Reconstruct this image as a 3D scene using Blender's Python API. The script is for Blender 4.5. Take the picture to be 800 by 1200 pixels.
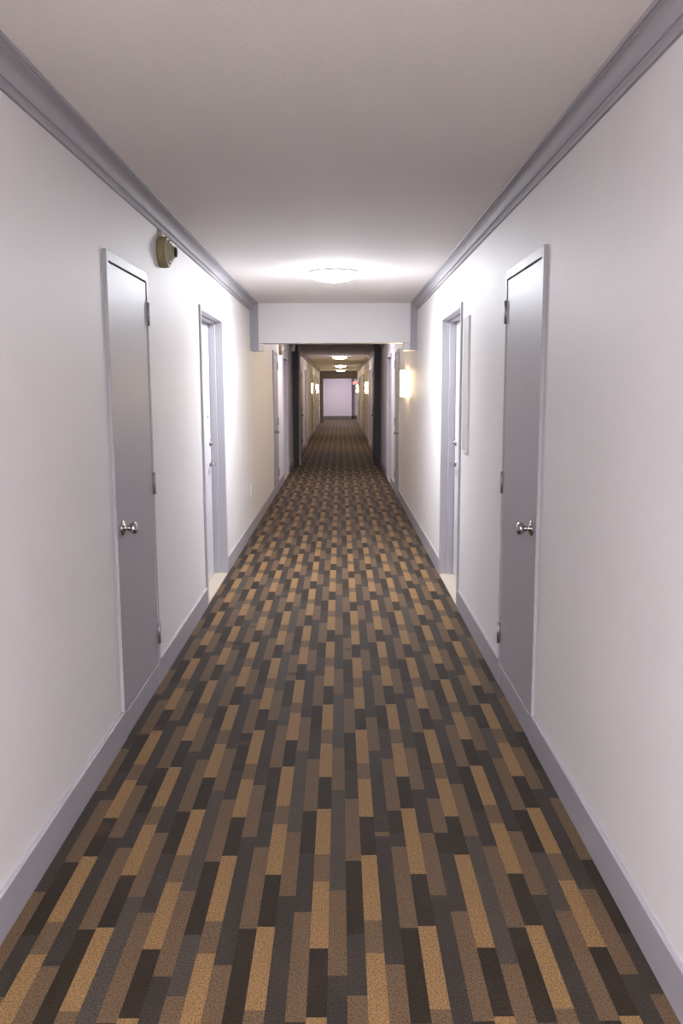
import bpy, bmesh, math, random
from mathutils import Vector, Matrix
random.seed(7)
PI = math.pi
for o in list(bpy.data.objects): bpy.data.objects.remove(o)
SC = bpy.context.scene
COL = SC.collection

# ------------------------------------------------------------------ camera
cd = bpy.data.cameras.new('camera'); cam = bpy.data.objects.new('camera', cd); COL.objects.link(cam)
cd.sensor_fit = 'VERTICAL'; cd.sensor_height = 36.0; cd.lens = 1004.3 / 1200 * 36.0
cd.clip_start = .02; cd.clip_end = 200
PITCH, ROLL, YAW = .1407, .0041, -.0012
cam.matrix_world = Matrix.Translation((0, 0, 1.5)) @ Matrix.Rotation(YAW, 4, 'Z') @ Matrix.Rotation(PI/2 - PITCH, 4, 'X') @ Matrix.Rotation(-ROLL, 4, 'Z')
SC.camera = cam
# ------------------------------------------------------------------ world, exposure
w = bpy.data.worlds.new('world'); SC.world = w; w.use_nodes = True
w.node_tree.nodes['Background'].inputs[0].default_value = (.02, .02, .022, 1)
w.node_tree.nodes['Background'].inputs[1].default_value = .3
vs = SC.view_settings
vs.view_transform = 'Standard'; vs.look = 'None'; vs.gamma = 1; vs.use_curve_mapping = False
vs.exposure = 1.72
# lamp strengths (emission of the diffusers)
DOME_NEAR, DOME_BACK, DOME_MID = 68.0, 325.0, 32.0
DOME_FAR, DOME_LOBBY = 19.0, 74.0
SCONCE, SCONCE_FAR = 36.0, 20.0

# ------------------------------------------------------------------ materials
def mat(name, col, rough=.6, metal=0., bump=0., bscale=200., var=0., vscale=6., spec=.5, emit=None, estr=0., sheen=0.):
    m = bpy.data.materials.new(name); m.use_nodes = True
    nt = m.node_tree; b = nt.nodes['Principled BSDF']
    b.inputs['Base Color'].default_value = (*col, 1); b.inputs['Roughness'].default_value = rough
    b.inputs['Metallic'].default_value = metal; b.inputs['Specular IOR Level'].default_value = spec
    tc = nt.nodes.new('ShaderNodeTexCoord')
    geo = nt.nodes.new('ShaderNodeNewGeometry')
    if var:
        n = nt.nodes.new('ShaderNodeTexNoise'); n.inputs['Scale'].default_value = vscale; n.inputs['Detail'].default_value = 5
        nt.links.new(geo.outputs['Position'], n.inputs['Vector'])
        mx = nt.nodes.new('ShaderNodeMixRGB'); mx.blend_type = 'MIX'
        mx.inputs[1].default_value = (*[c*(1-var) for c in col], 1); mx.inputs[2].default_value = (*[min(1, c*(1+var)) for c in col], 1)
        nt.links.new(n.outputs[0], mx.inputs[0]); nt.links.new(mx.outputs[0], b.inputs['Base Color'])
    if bump:
        n2 = nt.nodes.new('ShaderNodeTexNoise'); n2.inputs['Scale'].default_value = bscale; n2.inputs['Detail'].default_value = 3
        nt.links.new(geo.outputs['Position'], n2.inputs['Vector'])
        bp = nt.nodes.new('ShaderNodeBump'); bp.inputs['Strength'].default_value = bump; bp.inputs['Distance'].default_value = .004
        nt.links.new(n2.outputs[0], bp.inputs['Height']); nt.links.new(bp.outputs[0], b.inputs['Normal'])
    if emit:
        b.inputs['Emission Color'].default_value = (*emit, 1); b.inputs['Emission Strength'].default_value = estr
    if sheen:
        b.inputs['Sheen Weight'].default_value = sheen; b.inputs['Sheen Roughness'].default_value = .5
    return m
M = {}
M['wall'] = mat('wall_paint', (.705, .673, .671), .55, bump=.25, bscale=160, var=.025, vscale=3)
M['ceiling'] = mat('ceiling_paint', (.82, .783, .76), .9, bump=.7, bscale=130, var=.03, vscale=90)
M['trim'] = mat('lavender_trim_paint', (.36, .345, .372), .65, spec=.3, var=.03, vscale=8)
M['base'] = mat('baseboard_paint', (.35, .33, .36), .42, var=.03, vscale=8)
M['door'] = mat('grey_satin_door_paint', (.36, .342, .365), .46, var=.03, vscale=14, bump=.05, bscale=60, spec=.4)
M['unit'] = mat('pale_grey_door_paint', (.57, .555, .60), .34, var=.02, vscale=14)
M['jamb'] = mat('blue_grey_frame_paint', (.47, .455, .485), .42, var=.03, vscale=8)
M['steel'] = mat('brushed_hinge_steel', (.30, .29, .30), .38, metal=.9, var=.15, vscale=120)
M['chrome'] = mat('polished_nickel', (.58, .56, .55), .14, metal=1.)
M['dark'] = mat('dark_gap', (.015, .013, .013), .8)
M['tile'] = mat('beige_threshold_stone', (.46, .385, .31), .5, var=.12, vscale=70)
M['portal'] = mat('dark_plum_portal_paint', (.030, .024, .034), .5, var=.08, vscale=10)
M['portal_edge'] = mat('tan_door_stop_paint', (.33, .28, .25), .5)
M['horn'] = mat('aged_beige_plastic', (.26, .215, .11), .5, var=.12, vscale=60)
M['horn2'] = mat('cream_grille_plastic', (.42, .36, .26), .5, var=.06, vscale=60)
M['white'] = mat('white_plastic', (.75, .73, .72), .4)
M['panel'] = mat('grey_white_panel', (.50, .48, .46), .45, var=.03, vscale=12)
M['far_trim'] = mat('brown_grey_far_trim_paint', (.13, .12, .11), .5)
M['red'] = mat('red_sign_letters', (.8, .08, .05), .4, emit=(1, .12, .07), estr=.9)
M['endwall'] = mat('lobby_wall_paint', (.62, .57, .62), .5, bump=.1)
def lampmat(name, c, s): return mat(name, (.8, .8, .78), .4, emit=c, estr=s)
LM = dict(mid=lampmat('lit_dome_glass_mid', (1, .93, 1.0), DOME_MID), near=lampmat('lit_dome_glass', (.94, .975, 1.04), DOME_NEAR), back=lampmat('lit_dome_glass_behind', (.94, .96, 1.02), DOME_BACK),
          far=lampmat('lit_dome_glass_warm', (1, .80, .62), DOME_FAR), lobby=lampmat('lit_dome_glass_lobby', (1, .90, .99), DOME_LOBBY),
          far1=lampmat('lit_dome_glass_pink', (1, .84, .85), DOME_FAR),
          sconce=lampmat('lit_sconce_glass', (1, .78, .45), SCONCE), sconce_far=lampmat('lit_sconce_glass_far', (1, .74, .36), SCONCE_FAR))

# carpet: five yarn colours of one loop pile carpet
def carpet(name, col, wear=.25):
    m = bpy.data.materials.new(name); m.use_nodes = True; nt = m.node_tree; N = nt.nodes; L = nt.links
    b = N['Principled BSDF']; b.inputs['Roughness'].default_value = .7; b.inputs['Specular IOR Level'].default_value = .10
    b.inputs['Sheen Weight'].default_value = .04; b.inputs['Sheen Roughness'].default_value = .4
    geo = N.new('ShaderNodeNewGeometry')
    mp = N.new('ShaderNodeMapping'); mp.inputs['Scale'].default_value = (1, .75, 1); L.new(geo.outputs['Position'], mp.inputs['Vector'])
    pile = N.new('ShaderNodeTexNoise'); pile.inputs['Scale'].default_value = 210; pile.inputs['Detail'].default_value = 2; pile.inputs['Roughness'].default_value = .7
    L.new(mp.outputs[0], pile.inputs['Vector'])
    r1 = N.new('ShaderNodeMapRange'); r1.inputs[1].default_value = .28; r1.inputs[2].default_value = .72; r1.inputs[3].default_value = .42; r1.inputs[4].default_value = 1.6
    L.new(pile.outputs[0], r1.inputs[0])
    big = N.new('ShaderNodeTexNoise'); big.inputs['Scale'].default_value = 2.3; big.inputs['Detail'].default_value = 5; big.inputs['Roughness'].default_value = .62
    L.new(geo.outputs['Position'], big.inputs['Vector'])
    r2 = N.new('ShaderNodeMapRange'); r2.inputs[1].default_value = .42; r2.inputs[2].default_value = .75; r2.inputs[3].default_value = 0; r2.inputs[4].default_value = wear
    L.new(big.outputs[0], r2.inputs[0])
    mx = N.new('ShaderNodeMixRGB'); mx.inputs[1].default_value = (*col, 1); mx.inputs[2].default_value = (.072, .056, .046, 1); L.new(r2.outputs[0], mx.inputs[0])
    # faint rusty stains
    st = N.new('ShaderNodeTexNoise'); st.inputs['Scale'].default_value = 4.7; st.inputs['Detail'].default_value = 3
    off = N.new('ShaderNodeMapping'); off.inputs['Location'].default_value = (3.1, 7.7, 0); L.new(geo.outputs['Position'], off.inputs['Vector']); L.new(off.outputs[0], st.inputs['Vector'])
    r3 = N.new('ShaderNodeMapRange'); r3.inputs[1].default_value = .66; r3.inputs[2].default_value = .78; r3.inputs[3].default_value = 0; r3.inputs[4].default_value = .4
    L.new(st.outputs[0], r3.inputs[0])
    mx2 = N.new('ShaderNodeMixRGB'); mx2.inputs[2].default_value = (.13, .05, .015, 1); L.new(r3.outputs[0], mx2.inputs[0]); L.new(mx.outputs[0], mx2.inputs[1])
    prev = mx2.outputs[0]
    # small dark spots trodden into the pile: centre x, y, radius x, radius y
    for (sx, sy, rx, ry) in ((-.245, 4.42, .05, .028), (-.62, 4.98, .05, .03), (.04, 4.86, .022, .02), (-.57, 5.35, .03, .02)):
        mm = N.new('ShaderNodeMapping'); mm.vector_type = 'TEXTURE'; mm.inputs['Location'].default_value = (sx, sy, 0); mm.inputs['Scale'].default_value = (rx, ry, 1)
        L.new(geo.outputs['Position'], mm.inputs['Vector'])
        ln = N.new('ShaderNodeVectorMath'); ln.operation = 'LENGTH'; L.new(mm.outputs[0], ln.inputs[0])
        ad = N.new('ShaderNodeMath'); ad.operation = 'MULTIPLY_ADD'; ad.inputs[1].default_value = 2.2; ad.inputs[2].default_value = -1.1
        L.new(pile.outputs[0], ad.inputs[0])
        sm = N.new('ShaderNodeMath'); sm.operation = 'ADD'; L.new(ln.outputs['Value'], sm.inputs[0]); L.new(ad.outputs[0], sm.inputs[1])
        rr = N.new('ShaderNodeMapRange'); rr.inputs[1].default_value = .5; rr.inputs[2].default_value = 1.3; rr.inputs[3].default_value = .65; rr.inputs[4].default_value = 0; L.new(sm.outputs[0], rr.inputs[0])
        m3 = N.new('ShaderNodeMixRGB'); m3.inputs[2].default_value = (.008, .006, .005, 1); L.new(rr.outputs[0], m3.inputs[0]); L.new(prev, m3.inputs[1]); prev = m3.outputs[0]
    mul = N.new('ShaderNodeMixRGB'); mul.blend_type = 'MULTIPLY'; mul.inputs[0].default_value = 1
    L.new(prev, mul.inputs[1]); L.new(r1.outputs[0], mul.inputs[2]); L.new(mul.outputs[0], b.inputs['Base Color'])
    bp = N.new('ShaderNodeBump'); bp.inputs['Strength'].default_value = .6; bp.inputs['Distance'].default_value = .003
    L.new(pile.outputs[0], bp.inputs['Height']); L.new(bp.outputs[0], b.inputs['Normal'])
    return m
YARN = dict(T=carpet('tan_yarn', (.200, .114, .047), .13), M=carpet('brown_yarn', (.102, .062, .034), .22),
            D=carpet('dark_brown_yarn', (.021, .0135, .008), .2), C=carpet('charcoal_yarn', (.031, .0235, .0185), .28), G=carpet('grey_yarn', (.050, .039, .031), .3))

# ------------------------------------------------------------------ mesh helpers
class MB:
    def __init__(s): s.bm = bmesh.new(); s.mi = 0
    def poly(s, pts, mi=0):
        f = s.bm.faces.new([s.bm.verts.new(p) for p in pts]); f.material_index = mi; return f
    def box(s, x0, x1, y0, y1, z0, z1, mi=0):
        x0, x1 = sorted((x0, x1)); y0, y1 = sorted((y0, y1)); z0, z1 = sorted((z0, z1))
        v = [s.bm.verts.new(p) for p in ((x0,y0,z0),(x1,y0,z0),(x1,y1,z0),(x0,y1,z0),(x0,y0,z1),(x1,y0,z1),(x1,y1,z1),(x0,y1,z1))]
        for q in ((0,3,2,1),(4,5,6,7),(0,1,5,4),(1,2,6,5),(2,3,7,6),(3,0,4,7)):
            f = s.bm.faces.new([v[i] for i in q]); f.material_index = mi
        return s
    def revolve(s, prof, centre, axis, n=32, mi=0, arc=2*PI, start=0):
        """prof: (radius, height along axis)"""
        a = Vector(axis).normalized(); u = a.orthogonal().normalized()
        if abs(a.z) > .9: u = Vector((1, 0, 0))
        else: u = Vector((0, 0, 1))
        v = a.cross(u); c = Vector(centre); rings = []
        m = n if abs(arc-2*PI) < 1e-6 else n+1
        for r, h in prof:
            if r < 1e-6: rings.append([s.bm.verts.new(c + a*h)])
            else: rings.append([s.bm.verts.new(c + a*h + (u*math.cos(start+arc*i/n) + v*math.sin(start+arc*i/n))*r) for i in range(m)])
        for A, B in zip(rings, rings[1:]):
            for i in range(n):
                j = (i+1) % m if m == n else i+1
                if len(A) == 1 and len(B) == 1: continue
                vs_ = [A[0], B[i], B[j]] if len(A) == 1 else ([A[i], B[0], A[j]] if len(B) == 1 else [A[i], B[i], B[j], A[j]])
                f = s.bm.faces.new(vs_); f.material_index = mi; f.smooth = True
        return s
    def sweep_y(s, prof, y0, y1, mi=0):
        """closed profile of (x,z) extruded along y"""
        A = [s.bm.verts.new((x, y0, z)) for x, z in prof]; B = [s.bm.verts.new((x, y1, z)) for x, z in prof]
        n = len(prof)
        for i in range(n):
            s.bm.faces.new((A[i], A[(i+1) % n], B[(i+1) % n], B[i])).material_index = mi
        s.bm.faces.new(A); s.bm.faces.new(B[::-1]); return s
    def build(s, name, mats, parent=None, bevel=0., kind=None):
        bmesh.ops.recalc_face_normals(s.bm, faces=s.bm.faces)
        me = bpy.data.meshes.new(name)
        if parent is not None:
            w_ = Vector(parent.location)
            if parent.parent: w_ = w_ + Vector(parent.parent.location)
            bmesh.ops.translate(s.bm, verts=s.bm.verts, vec=-w_)
        s.bm.to_mesh(me); s.bm.free()
        for m in (mats if isinstance(mats, (list, tuple)) else [mats]): me.materials.append(m)
        o = bpy.data.objects.new(name, me); COL.objects.link(o)
        if parent is not None: o.parent = parent
        if bevel:
            b = o.modifiers.new('bevel', 'BEVEL'); b.width = bevel; b.segments = 2; b.limit_method = 'ANGLE'
        if kind: o['kind'] = kind
        return o
def empty(name, loc, label=None, cat=None, kind=None, group=None):
    o = bpy.data.objects.new(name, None); COL.objects.link(o); o.location = loc; o.empty_display_size = .1
    if label: o['label'] = label
    if cat: o['category'] = cat
    if kind: o['kind'] = kind
    if group: o['group'] = group
    return o
def lab(o, label, cat): o['label'] = label; o['category'] = cat; return o

# ------------------------------------------------------------------ layout (metres; the viewer stands at y = 0)
WX = {-1: -.948, 1: .820}
H = 2.418
Y0, YP, YH2, YE = -6.0, 17.35, 40.9, 46.3
def X(s, d): return WX[s] - s*d           # d: distance out of the wall into the corridor
CLOS_H, UNIT_H = 2.068, 2.080
# (side, near edge, far edge, kind)
DOORS = [(-1, 3.545, 4.29, 'closet'), (1, 3.487, 4.265, 'closet'), (-1, 5.895, 7.00, 'unit'), (1, 5.83, 6.92, 'unit'),
         (-1, 12.25, 13.05, 'closet'), (1, 11.95, 12.70, 'closet'), (-1, 14.35, 15.6, 'unit'), (1, 13.75, 14.9, 'unit'),
         (-1, 20.5, 21.3, 'closet'), (1, 20.5, 21.3, 'closet'), (-1, 23.2, 24.4, 'unit'), (1, 23.0, 24.1, 'unit'),
         (-1, 29.6, 30.4, 'closet'), (1, 29.4, 30.2, 'closet'), (-1, 31.8, 32.9, 'unit'), (1, 31.6, 32.7, 'unit'),
         (-1, 37.0, 37.8, 'closet'), (1, 36.8, 37.6, 'closet')]

# ------------------------------------------------------------------ floor (the striped carpet)
CW, CX0 = .0504, .012
PER = 1.0435
BASE = {1: [(2.61,'T'),(2.262,'M'),(2.119,'T'),(1.821,'D')], 4: [(2.235,'T'),(1.905,'M'),(1.770,'T'),(1.455,'D')],
        7: [(2.459,'T'),(2.139,'D'),(1.880,'T'),(1.571,'M')], 0: [(2.576,'D'),(2.200,'C'),(1.955,'M')],
        2: [(3.115,'M'),(2.728,'C')], 3: [(3.270,'D'),(2.902,'C'),(2.662,'M')], 5: [(3.427,'C'),(2.758,'M')],
        6: [(3.347,'M'),(2.908,'D'),(2.622,'C')], 8: [(3.455,'M'),(3.072,'C')]}
def yarn_at(c, y):
    ty = c
    seam = 2.75 if 2 <= c <= 6 else (2.35 if c == 7 else (-99 if c > 7 else 99))
    if y > seam: ty = c + 3
    ev = BASE[ty % 9]
    yy = y
    top = ev[0][0]
    while yy > top: yy -= PER
    while yy <= top - PER: yy += PER
    cur = ev[0][1]
    for (t, k) in ev:
        if yy <= t: cur = k
    return cur
fl = MB()
order = ['T', 'M', 'D', 'C', 'G']
random.seed(3)
cmin = math.floor((WX[-1]-.02-CX0)/CW); cmax = math.floor((WX[1]+.02-CX0)/CW)
for c in range(cmin, cmax+1):
    x0, x1 = CX0+c*CW, CX0+(c+1)*CW
    ys = {Y0-.2, YE+.4}
    seam = 2.75 if 2 <= c <= 6 else (2.35 if c == 7 else None)
    if seam: ys.add(seam)
    for ty in {c % 9, (c+3) % 9}:
        for (t, _) in BASE[ty]:
            k = math.ceil((Y0-t)/PER)
            while t+k*PER < YE+.4: ys.add(t+k*PER); k += 1
    ys = sorted(ys); run = ys[0]; cur = yarn_at(c, ys[0]+.0005)
    for a, b in zip(ys, ys[1:]):
        k = yarn_at(c, (a+b)/2)
        if k != cur:
            kk = 'G' if (cur == 'C' and random.random() < .22) else cur
            fl.poly(((x0,run,0),(x1,run,0),(x1,a,0),(x0,a,0)), order.index(kk)); run = a; cur = k
    fl.poly(((x0,run,0),(x1,run,0),(x1,ys[-1],0),(x0,ys[-1],0)), order.index(cur))
xa, xb = CX0+cmin*CW, CX0+(cmax+1)*CW
fl.box(xa, xb, Y0-.2, YE+.4, -.12, -.004, 5)
fl.box(-2.6, xa, YH2+.2, YE+.4, -.12, 0, 3); fl.box(xb, 2.6, YH2+.2, YE+.4, -.12, 0, 3)   # lobby floor either side of the runner
lab(fl.build('floor', [YARN[k] for k in order] + [M['dark']], kind='structure'), 'tan, brown and charcoal striped block-pattern carpet running down the corridor', 'carpet floor')

# ------------------------------------------------------------------ walls with door openings
for s, nm in ((-1, 'left'), (1, 'right')):
    wb = MB(); T = .32; y = Y0
    for (sd, a, b, kd) in DOORS:
        if sd != s: continue
        a2, b2 = a+.02, b-.02; top = (CLOS_H if kd == 'closet' else UNIT_H)-.02
        wb.box(X(s, 0), X(s, -T), y, a2, 0, H+.05)
        wb.box(X(s, 0), X(s, -T), a2, b2, top, H+.05)
        wb.box(X(s, -T+.05), X(s, -T), a2, b2, 0, top)
        y = b2
    wb.box(X(s, 0), X(s, -T), y, YH2+.25, 0, H+.05)
    lab(wb.build('wall_'+nm, M['wall'], kind='structure'), 'off-white %s corridor wall with grey doors' % nm, 'wall')
lab(MB().box(-1.3, 1.2, Y0, Y0-.2, 0, H+.05).build('wall_back', M['wall'], kind='structure'), 'off-white wall closing the corridor behind the viewer', 'wall')
lab(MB().box(-1.3, 1.2, Y0-.2, YH2+.3, H, H+.12).box(-2.6, 2.6, YH2+.25, YE+.4, 2.5, 2.62).build('ceiling', M['ceiling'], kind='structure'),
    'finely textured off-white ceiling over the whole corridor', 'ceiling')

# ------------------------------------------------------------------ first header beam with corbels
HY = 9.30
lab(MB().box(X(-1,-.01), X(1,-.01), HY, HY+.22, 2.003, H+.01).build('trim_1', M['wall'], bevel=.003, kind='structure'),
    'off-white dropped header beam crossing the corridor beyond the nearest ceiling light', 'beam')
# crown mouldings: left run, right run, each turning down the header as a short leg
def crown_profile(s, cw):
    pts = [(-.004, 2.338), (.010, 2.338), (.014, 2.344), (.014, 2.354), (.020, 2.359), (.026, 2.359), (.026, 2.366)]
    n = 8
    for i in range(n+1):                      # shallow cove up to the ceiling
        t = i/n; a = t*PI/2
        pts.append((.026 + (cw-.012-.026)*(1-math.cos(a)), 2.366 + (2.403-2.366)*math.sin(a)))
    pts += [(cw-.012, 2.408), (cw-.002, 2.408), (cw, 2.412), (cw, H+.004), (-.004, H+.004)]
    return [(X(s, d), z) for d, z in pts]
for s, nm, cw, idx in ((-1, 'left', .083, 2), (1, 'right', .068, 3)):
    b = MB().sweep_y(crown_profile(s, cw), Y0, HY)
    # leg turning down along the header: same profile seen on edge
    b.box(X(s, -.004), X(s, cw), HY-.03, HY, 1.925, H+.003)
    b.box(X(s, -.004), X(s, .045), HY-.05, HY-.03, 1.925, 2.37)
    b.box(X(s, -.004), X(s, .022), HY-.075, HY-.05, 1.925, 2.345)
    lab(b.build('trim_%d' % idx, M['trim'], kind='structure'), 'lavender-grey crown moulding along the top of the %s wall, turned down at the header' % nm, 'crown moulding')
    lab(MB().box(X(s, 0), X(s, .135), HY+.02, HY+.20, 1.925, 2.003).build('trim_%d' % (idx+2), M['wall'], bevel=.004, kind='structure'),
        'small off-white corbel block under the %s end of the header beam' % nm, 'corbel')
    b = MB().sweep_y(crown_profile(s, cw), HY+.22, YP)
    b.sweep_y(crown_profile(s, cw), YP+.55, YH2)
    lab(b.build('trim_%d' % (idx+4), M['trim'], kind='structure'), 'lavender-grey crown moulding on the %s wall beyond the header beam' % nm, 'crown moulding')

# ------------------------------------------------------------------ baseboards
for s, nm in ((-1, 'left'), (1, 'right')):
    b = MB(); y = Y0; bh, bt = .130, .013
    def seg(a, c):
        if c-a < .02: return
        prof = [(X(s, -.003), 0), (X(s, bt), 0), (X(s, bt), bh-.006), (X(s, bt-.006), bh), (X(s, -.003), bh)]
        b.sweep_y(prof, a, c)
    for (sd, a, c, kd) in DOORS:
        if sd != s: continue
        if y < YP < a:
            seg(y, YP); y = YP+.55
        seg(y, a+.001); y = c-.001
    seg(y, YH2)
    lab(b.build('baseboard_'+nm, M['base'], kind='structure'), 'pale lavender-grey baseboard along the foot of the %s wall' % nm, 'baseboard')

# ------------------------------------------------------------------ doors
def hinge(s, y, z, parent):
    b = MB()
    b.box(X(s, .0075), X(s, .0135), y-.012, y+.014, z-.052, z+.052)
    b.revolve([(0, -.056), (.0075, -.054), (.0075, .054), (0, .056)], (X(s, .0175), y, z), (0, 0, 1), 12)
    for zz in (-.034, 0, .034):
        b.revolve([(.0035, 0), (.0035, .0015), (0, .002)], (X(s, .0135), y-.006, z+zz), (-s, 0, 0), 8)
    return b.build('hinge', M['steel'], parent)
def knob(s, y, z, parent):
    b = MB()
    b.revolve([(0, 0), (.033, 0), (.033, .003), (.028, .008), (.014, .011), (.011, .014), (.011, .026), (.016, .032), (.025, .040), (.0275, .050), (.024, .059), (.014, .064), (0, .065)],
              (X(s, .010), y, z), (-s, 0, 0), 28)
    return b.build('door_knob', M['chrome'], parent)
def closet(i, s, y0, y1, label):
    r = empty('door_%d' % i, (X(s, 0), (y0+y1)/2, 0), label, 'door', 'structure')
    f = MB(); fw = .034; d1, d0 = .014, -.07
    f.box(X(s, d0), X(s, d1), y0, y0+fw, 0, CLOS_H); f.box(X(s, d0), X(s, d1), y1-fw*.75, y1, 0, CLOS_H)
    f.box(X(s, d0), X(s, d1), y0+fw, y1-fw*.75, CLOS_H-.042, CLOS_H)
    f.box(X(s, d0), X(s, -.05), y0+fw, y1-fw*.75, .10, CLOS_H-.04)
    f.build('door_frame', M['door'], r, bevel=.002)
    a, b = y0+fw+.003, y1-fw*.75-.003
    MB().box(X(s, -.045), X(s, .011), a-.003, b+.003, 0, .112).build('kick_rail', M['base'], r, bevel=.002)
    leaf = MB().box(X(s, -.032), X(s, .009), a, b, .118, CLOS_H-.048).build('door_leaf', M['door'], r, bevel=.0015)
    for z in (1.872, 1.045, .275): hinge(s, b+.002, z, leaf)
    knob(s, a+.062, .918, leaf)
def lever(s, y, z, X0, parent):
    b = MB()
    b.revolve([(0, 0), (.028, 0), (.028, .004), (.024, .009), (.011, .011), (.010, .045), (0, .047)], (X0, y, z), (-s, 0, 0), 24)
    b.box(X0-s*.037, X0-s*.050, y+.012, y-.105, z-.010, z+.010)
    b.revolve([(0, -.0065), (.010, -.0065), (.010, .0065), (0, .0065)], (X0-s*.0435, y-.105, z), (-s, 0, 0), 16)
    return b.build('lever_handle', M['chrome'], parent, bevel=.002)
def unit(i, s, y0, y1, label):
    r = empty('door_%d' % i, (X(s, 0), (y0+y1)/2, 0), label, 'door', 'structure')
    f = MB(); fw = .036; dd = -.098
    T = UNIT_H
    f.box(X(s, -.045), X(s, .014), y0, y0+fw, .008, T); f.box(X(s, -.045), X(s, .014), y1-fw, y1, .008, T); f.box(X(s, -.045), X(s, .014), y0+fw, y1-fw, T-fw, T)
    f.box(X(s, dd-.05), X(s, -.045), y0+.015, y0+fw+.014, .008, T-.015); f.box(X(s, dd-.05), X(s, -.045), y1-fw-.014, y1-.015, .008, T-.015)
    f.box(X(s, dd-.05), X(s, -.045), y0+fw+.014, y1-fw-.014, T-fw-.014, T-.015)
    f.build('door_frame', M['jamb'], r, bevel=.003)
    MB().box(X(s, dd-.05), X(s, .012), y0+.021, y1-.021, -.01, .010).build('threshold', M['tile'], r, bevel=.002)
    a, b = y0+fw+.018, y1-fw-.022; XL = X(s, dd)
    leaf = MB().box(X(s, dd-.045), XL, a, b, .016, T-fw-.020).build('door_leaf', M['unit'], r, bevel=.0015)
    MB().box(X(s, dd-.065), X(s, dd-.048), y0+.021, y1-.021, .0, T-.03).build('door_stop', M['dark'], r)  # near-black backing sheet; shade of the gaps is put into its colour
    yh = b-.07
    lever(s, yh, .925, XL, leaf)
    MB().revolve([(0, 0), (.027, 0), (.027, .006), (.022, .012), (.012, .015), (.012, .026), (0, .027)], (XL, yh, 1.09), (-s, 0, 0), 24).build('deadbolt', M['chrome'], leaf)
    MB().revolve([(0, 0), (.013, 0), (.013, .004), (.008, .007), (0, .005)], (XL, yh-.06 if s < 0 else (a+b)/2, 1.30), (-s, 0, 0), 16).build('door_viewer', M['steel'], leaf)
LBL = ['grey flush closet door nearest on the left wall, three hinges and round knob', 'grey flush closet door nearest on the right wall, three hinges and round knob',
       'recessed pale unit door on the left wall between the nearest closet door and the header', 'recessed pale unit door on the right wall beside the tall narrow panel',
       'grey closet door just past the header beam on the left wall', 'grey closet door just past the lit sconce on the right wall',
       'recessed unit door on the left just before the dark portal', 'recessed unit door on the right just before the dark portal',
       'first closet door beyond the dark portal on the left wall', 'first closet door beyond the dark portal on the right wall',
       'first recessed unit door beyond the dark portal on the left', 'first recessed unit door beyond the dark portal on the right',
       'second closet door beyond the dark portal on the left wall', 'second closet door beyond the dark portal on the right wall',
       'second recessed unit door beyond the dark portal on the left', 'second recessed unit door beyond the dark portal on the right',
       'farthest closet door on the left before the far header', 'farthest closet door on the right before the far header']
for i, (s, a, b, k) in enumerate(DOORS):
    (closet if k == 'closet' else unit)(i+1, s, a, b, LBL[i])

# ------------------------------------------------------------------ dark portal and the far end
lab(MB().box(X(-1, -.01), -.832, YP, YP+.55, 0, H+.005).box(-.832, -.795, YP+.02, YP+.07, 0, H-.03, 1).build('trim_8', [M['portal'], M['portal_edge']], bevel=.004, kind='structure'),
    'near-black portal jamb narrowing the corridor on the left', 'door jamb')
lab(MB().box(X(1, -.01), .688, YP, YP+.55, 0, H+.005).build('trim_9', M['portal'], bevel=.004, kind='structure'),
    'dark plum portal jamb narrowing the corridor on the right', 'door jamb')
lab(MB().box(-.97, .90, YH2, YH2+.3, 2.062, H+.1).build('trim_10', M['far_trim'], bevel=.004, kind='structure'), 'grey header over the opening at the far end of the corridor', 'beam')
lab(MB().box(X(-1, -.01), -.80, YH2, YH2+.3, 0, 2.062).build('trim_11', M['far_trim'], bevel=.004, kind='structure'), 'narrow grey pilaster left of the far opening', 'pilaster')
lab(MB().box(-2.6, X(-1, -.32), YH2+.05, YH2+.25, 0, 2.5).box(X(1, -.32), 2.6, YH2+.05, YH2+.25, 0, 2.5).box(-2.6, -2.4, YH2+.25, YE+.4, 0, 2.5).box(2.4, 2.6, YH2+.25, YE+.4, 0, 2.5).build('wall_lobby', M['endwall'], kind='structure'),
    'side and return walls of the lobby at the far end', 'wall')
lab(MB().box(-2.4, .62, YE-.6, YE+.2, 0, 2.5).box(.62, 2.4, YE, YE+.2, 0, 2.5).build('wall_end', M['endwall'], bevel=.004, kind='structure'), 'pale lavender wall facing the corridor at its far end, stepped back at right', 'wall')
lab(MB().box(-2.4, .635, YE-.62, YE-.6, 0, .17).box(.62, 2.4, YE-.02, YE, 0, .17).box(.62, .635, YE-.6, YE, 0, .17).build('baseboard_end', M['far_trim'], bevel=.004, kind='structure'), 'grey baseboard along the far end wall', 'baseboard')

# ------------------------------------------------------------------ ceiling lights
def dome(y, m, label, x=-.045, z=H, R=.185):
    r = empty('ceiling_light', (x, y, z), label, 'ceiling light', None, 'round dome lights along the corridor ceiling')
    MB().revolve([(0, .002), (R*.80, .002), (R*.80, -.010), (R*.86, -.022), (R*.80, -.024), (0, -.024)], (x, y, z), (0, 0, 1), 48).revolve([(R*.99, .002), (R*1.035, .002), (R*1.035, -.018), (R*1.015, -.021), (R*.99, -.018)], (x, y, z), (0, 0, 1), 48).build('mounting_pan', M['white'], r)  # pan, plus an outer rim added to block the dome's side light from the ceiling
    prof = [(R*.84, -.008), (R, -.016), (R*.995, -.026)]
    for k in range(1, 9):
        a = k/8*PI/2; prof.append((R*.99*math.cos(a), -.028-.050*math.sin(a)))
    prof[-1] = (0, -.078)
    MB().revolve(prof, (x, y, z), (0, 0, 1), 48).build('glass_dome', m, r)
    MB().revolve([(0, -.0775), (.010, -.0775), (.009, -.086), (.004, -.093), (0, -.094)], (x, y, z), (0, 0, 1), 16).build('finial', M['white'], r)
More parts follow.
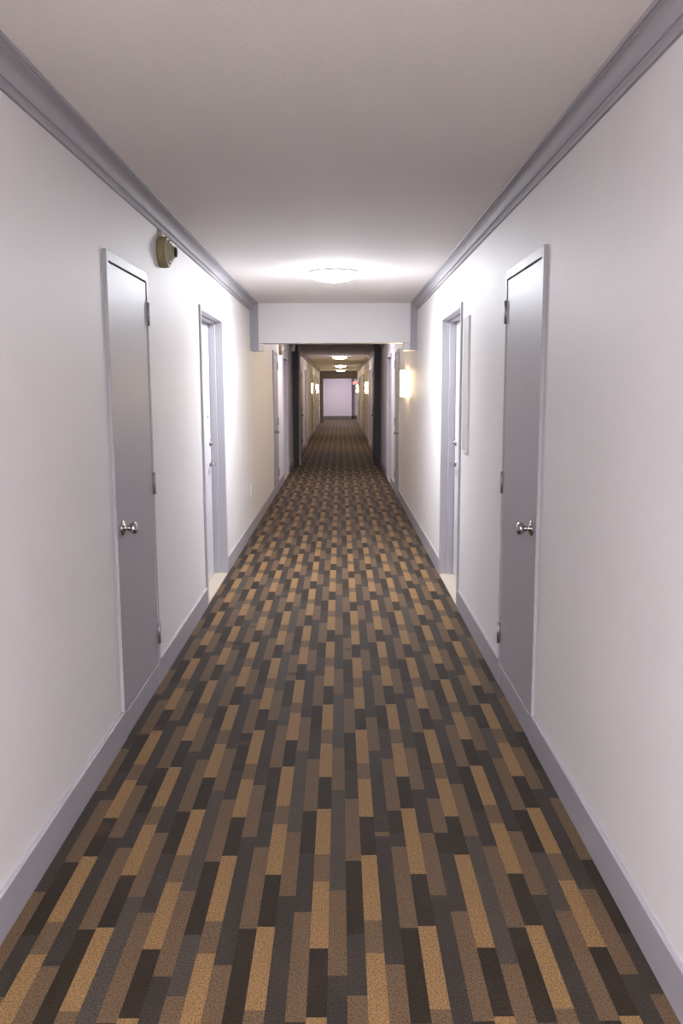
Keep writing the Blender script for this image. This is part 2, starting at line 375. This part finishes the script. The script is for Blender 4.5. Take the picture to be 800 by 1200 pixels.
dome(6.85, LM['near'], 'bright white dome light on the ceiling in front of the header, nearest and largest')
dome(-1.6, LM['back'], 'lit dome light on the ceiling behind the viewer')
dome(13.7, LM['mid'], 'lit dome light on the ceiling hidden between the header and the portal')
dome(23.4, LM['far1'], 'first small lit dome seen under the header beam, above the other two', 0.0)
dome(31.8, LM['far'], 'middle of the three small lit domes seen under the header beam', 0.03)
dome(38.6, LM['far'], 'lowest and farthest of the three small lit domes seen under the header', 0.05)
dome(43.6, LM['lobby'], 'lit dome hidden over the far lobby beyond the last header', 0.0, 2.5)

# ------------------------------------------------------------------ wall sconces
def sconce(s, y, m, label, R=.05):
    z0, z1 = 1.415, 1.75
    r = empty('wall_sconce', (X(s, 0), y, z0), label, 'wall sconce', None, 'lit half-cylinder sconces on the corridor walls')
    MB().box(X(s, -.001), X(s, .014), y-R*1.1, y+R*1.1, z0+.01, z1-.01).build('back_plate', M['steel'], r, bevel=.003)
    st = {1: PI, -1: 0}[s]
    def half(R_, za, zb, nm, mt):
        b = MB(); n = 20; A = []; B = []
        for k in range(n+1):
            a = -PI/2 + PI*k/n
            A.append((X(s, .012+R_*1.35*math.cos(a)), y+R_*math.sin(a)))
        b2 = [b.bm.verts.new((*p, za)) for p in A]; b3 = [b.bm.verts.new((*p, zb)) for p in A]
        for k in range(n): b.bm.faces.new((b2[k], b2[k+1], b3[k+1], b3[k])).smooth = True
        b.bm.faces.new((b2[0], b2[-1], b3[-1], b3[0])); b.bm.faces.new(b2); b.bm.faces.new(b3[::-1])
        return b.build(nm, mt, r)
    half(R, z0+.012, z1-.012, 'glass_shade', m)
    half(R*1.04, z0, z0+.012, 'bottom_cap', M['steel']); half(R*1.04, z1-.012, z1, 'top_cap', M['steel'])
sconce(1, 10.62, LM['sconce'], 'tall glowing sconce on the right wall just past the header, nearest one')
sconce(1, 25.6, LM['sconce_far'], 'small glowing sconce on the right wall just beyond the dark portal')
sconce(1, 38.9, LM['sconce_far'], 'tiny glowing sconce on the right wall beside the red exit sign')
sconce(-1, 34.6, LM['sconce_far'], 'brighter small glowing sconce on the far left wall')
sconce(-1, 28.6, LM['sconce_far'], 'faint narrow sconce on the left wall, nearer than the brighter left one', .024)

# ------------------------------------------------------------------ horn alarms
def horn(y, z, label):
    s = -1
    r = empty('alarm_horn', (X(s, 0), y, z), label, 'fire alarm horn', None)
    o8 = PI/8
    MB().revolve([(0, .0), (.077, .0), (.080, .005), (.080, .036), (.075, .040), (0, .040)], (X(s, 0), y, z), (-s, 0, 0), 32).build('back_box', M['horn'], r)
    MB().revolve([(.074, .038), (.0775, .041), (.0775, .046), (.072, .050), (.064, .050), (.064, .047), (.060, .047), (.060, .059), (.053, .061), (.049, .058), (.046, .058), (.046, .069), (.040, .071), (.036, .068), (.033, .068), (.033, .078), (.026, .081), (0, .081)], (X(s, 0), y, z), (-s, 0, 0), 32).build('grille', M['horn2'], r)
    MB().revolve([(0, .080), (.023, .080), (.026, .084), (.025, .090), (.014, .093), (0, .093)], (X(s, 0), y, z), (-s, 0, 0), 20).build('speaker_button', M['dark'], r)
    MB().box(X(s, 0), X(s, .020), y-.013, y+.013, z+.075, 2.3385).build('conduit', M['horn2'], r, bevel=.003)
horn(4.67, 2.226, 'beige round fire alarm horn on the left wall beside the nearest closet door')
horn(13.62, 2.135, 'small brown alarm horn above the closet door just past the header')

# ------------------------------------------------------------------ outlet, panel, emergency box, exit sign
t = empty('electrical_outlet', (X(-1, 0), 9.05, .46), 'small white electrical outlet low on the left wall before the header', 'outlet')
MB().box(X(-1, -.001), X(-1, .006), 9.015, 9.085, .402, .518).build('cover_plate', M['white'], t, bevel=.002)
MB().box(X(-1, .005), X(-1, .009), 9.033, 9.067, .420, .452).box(X(-1, .005), X(-1, .009), 9.033, 9.067, .468, .500).build('socket', M['panel'], t, bevel=.001)
t = empty('wall_panel', (X(1, 0), 5.59, 1.10), 'tall narrow grey-white access panel on the right wall beside the unit door', 'wall panel')
MB().box(X(1, -.001), X(1, .013), 5.478, 5.486, 1.100, 1.965).box(X(1, -.001), X(1, .013), 5.694, 5.702, 1.100, 1.965).box(X(1, -.001), X(1, .013), 5.486, 5.694, 1.957, 1.965).box(X(1, -.001), X(1, .013), 5.486, 5.694, 1.100, 1.108).build('frame', M['white'], t, bevel=.001)
MB().box(X(1, -.001), X(1, .011), 5.485, 5.695, 1.107, 1.958).build('panel_face', M['panel'], t)
t = empty('emergency_light', (X(-1, 0), 17.1, 2.27), 'small white emergency light box high on the left wall before the portal', 'emergency light')
MB().box(X(-1, 0), X(-1, .07), 17.05, 17.15, 2.27, 2.39).build('housing', M['white'], t, bevel=.006)
MB().revolve([(0, 0), (.024, 0), (.028, .02), (.02, .026), (0, .024)], (X(-1, .04), 17.05, 2.36), (0, -1, 0), 16).build('lamp_head', M['white'], t)
ty = YE-.75
t = empty('exit_sign', (.80, ty, 1.80), 'red lit exit sign hanging in the far lobby at right', 'exit sign')
MB().box(.675, .925, ty, ty+.05, 1.80, 1.985).build('sign_housing', M['white'], t, bevel=.004)
MB().box(.785, .815, ty+.015, ty+.035, 1.983, 2.501).build('hanging_stem', M['white'], t)
cu = bpy.data.curves.new('letters', 'FONT'); cu.body = 'EXIT'; cu.size = .135; cu.extrude = .003; cu.align_x = 'CENTER'; cu.align_y = 'CENTER'; cu.offset = .004
to = bpy.data.objects.new('tmp', cu); COL.objects.link(to)
dg = bpy.context.evaluated_depsgraph_get(); me = bpy.data.meshes.new_from_object(to.evaluated_get(dg)); bpy.data.objects.remove(to)
me.materials.clear(); me.materials.append(M['red'])
lo = bpy.data.objects.new('letters', me); COL.objects.link(lo); lo.parent = t; lo.location = (0, -.003, .095); lo.rotation_euler = (PI/2, 0, 0)
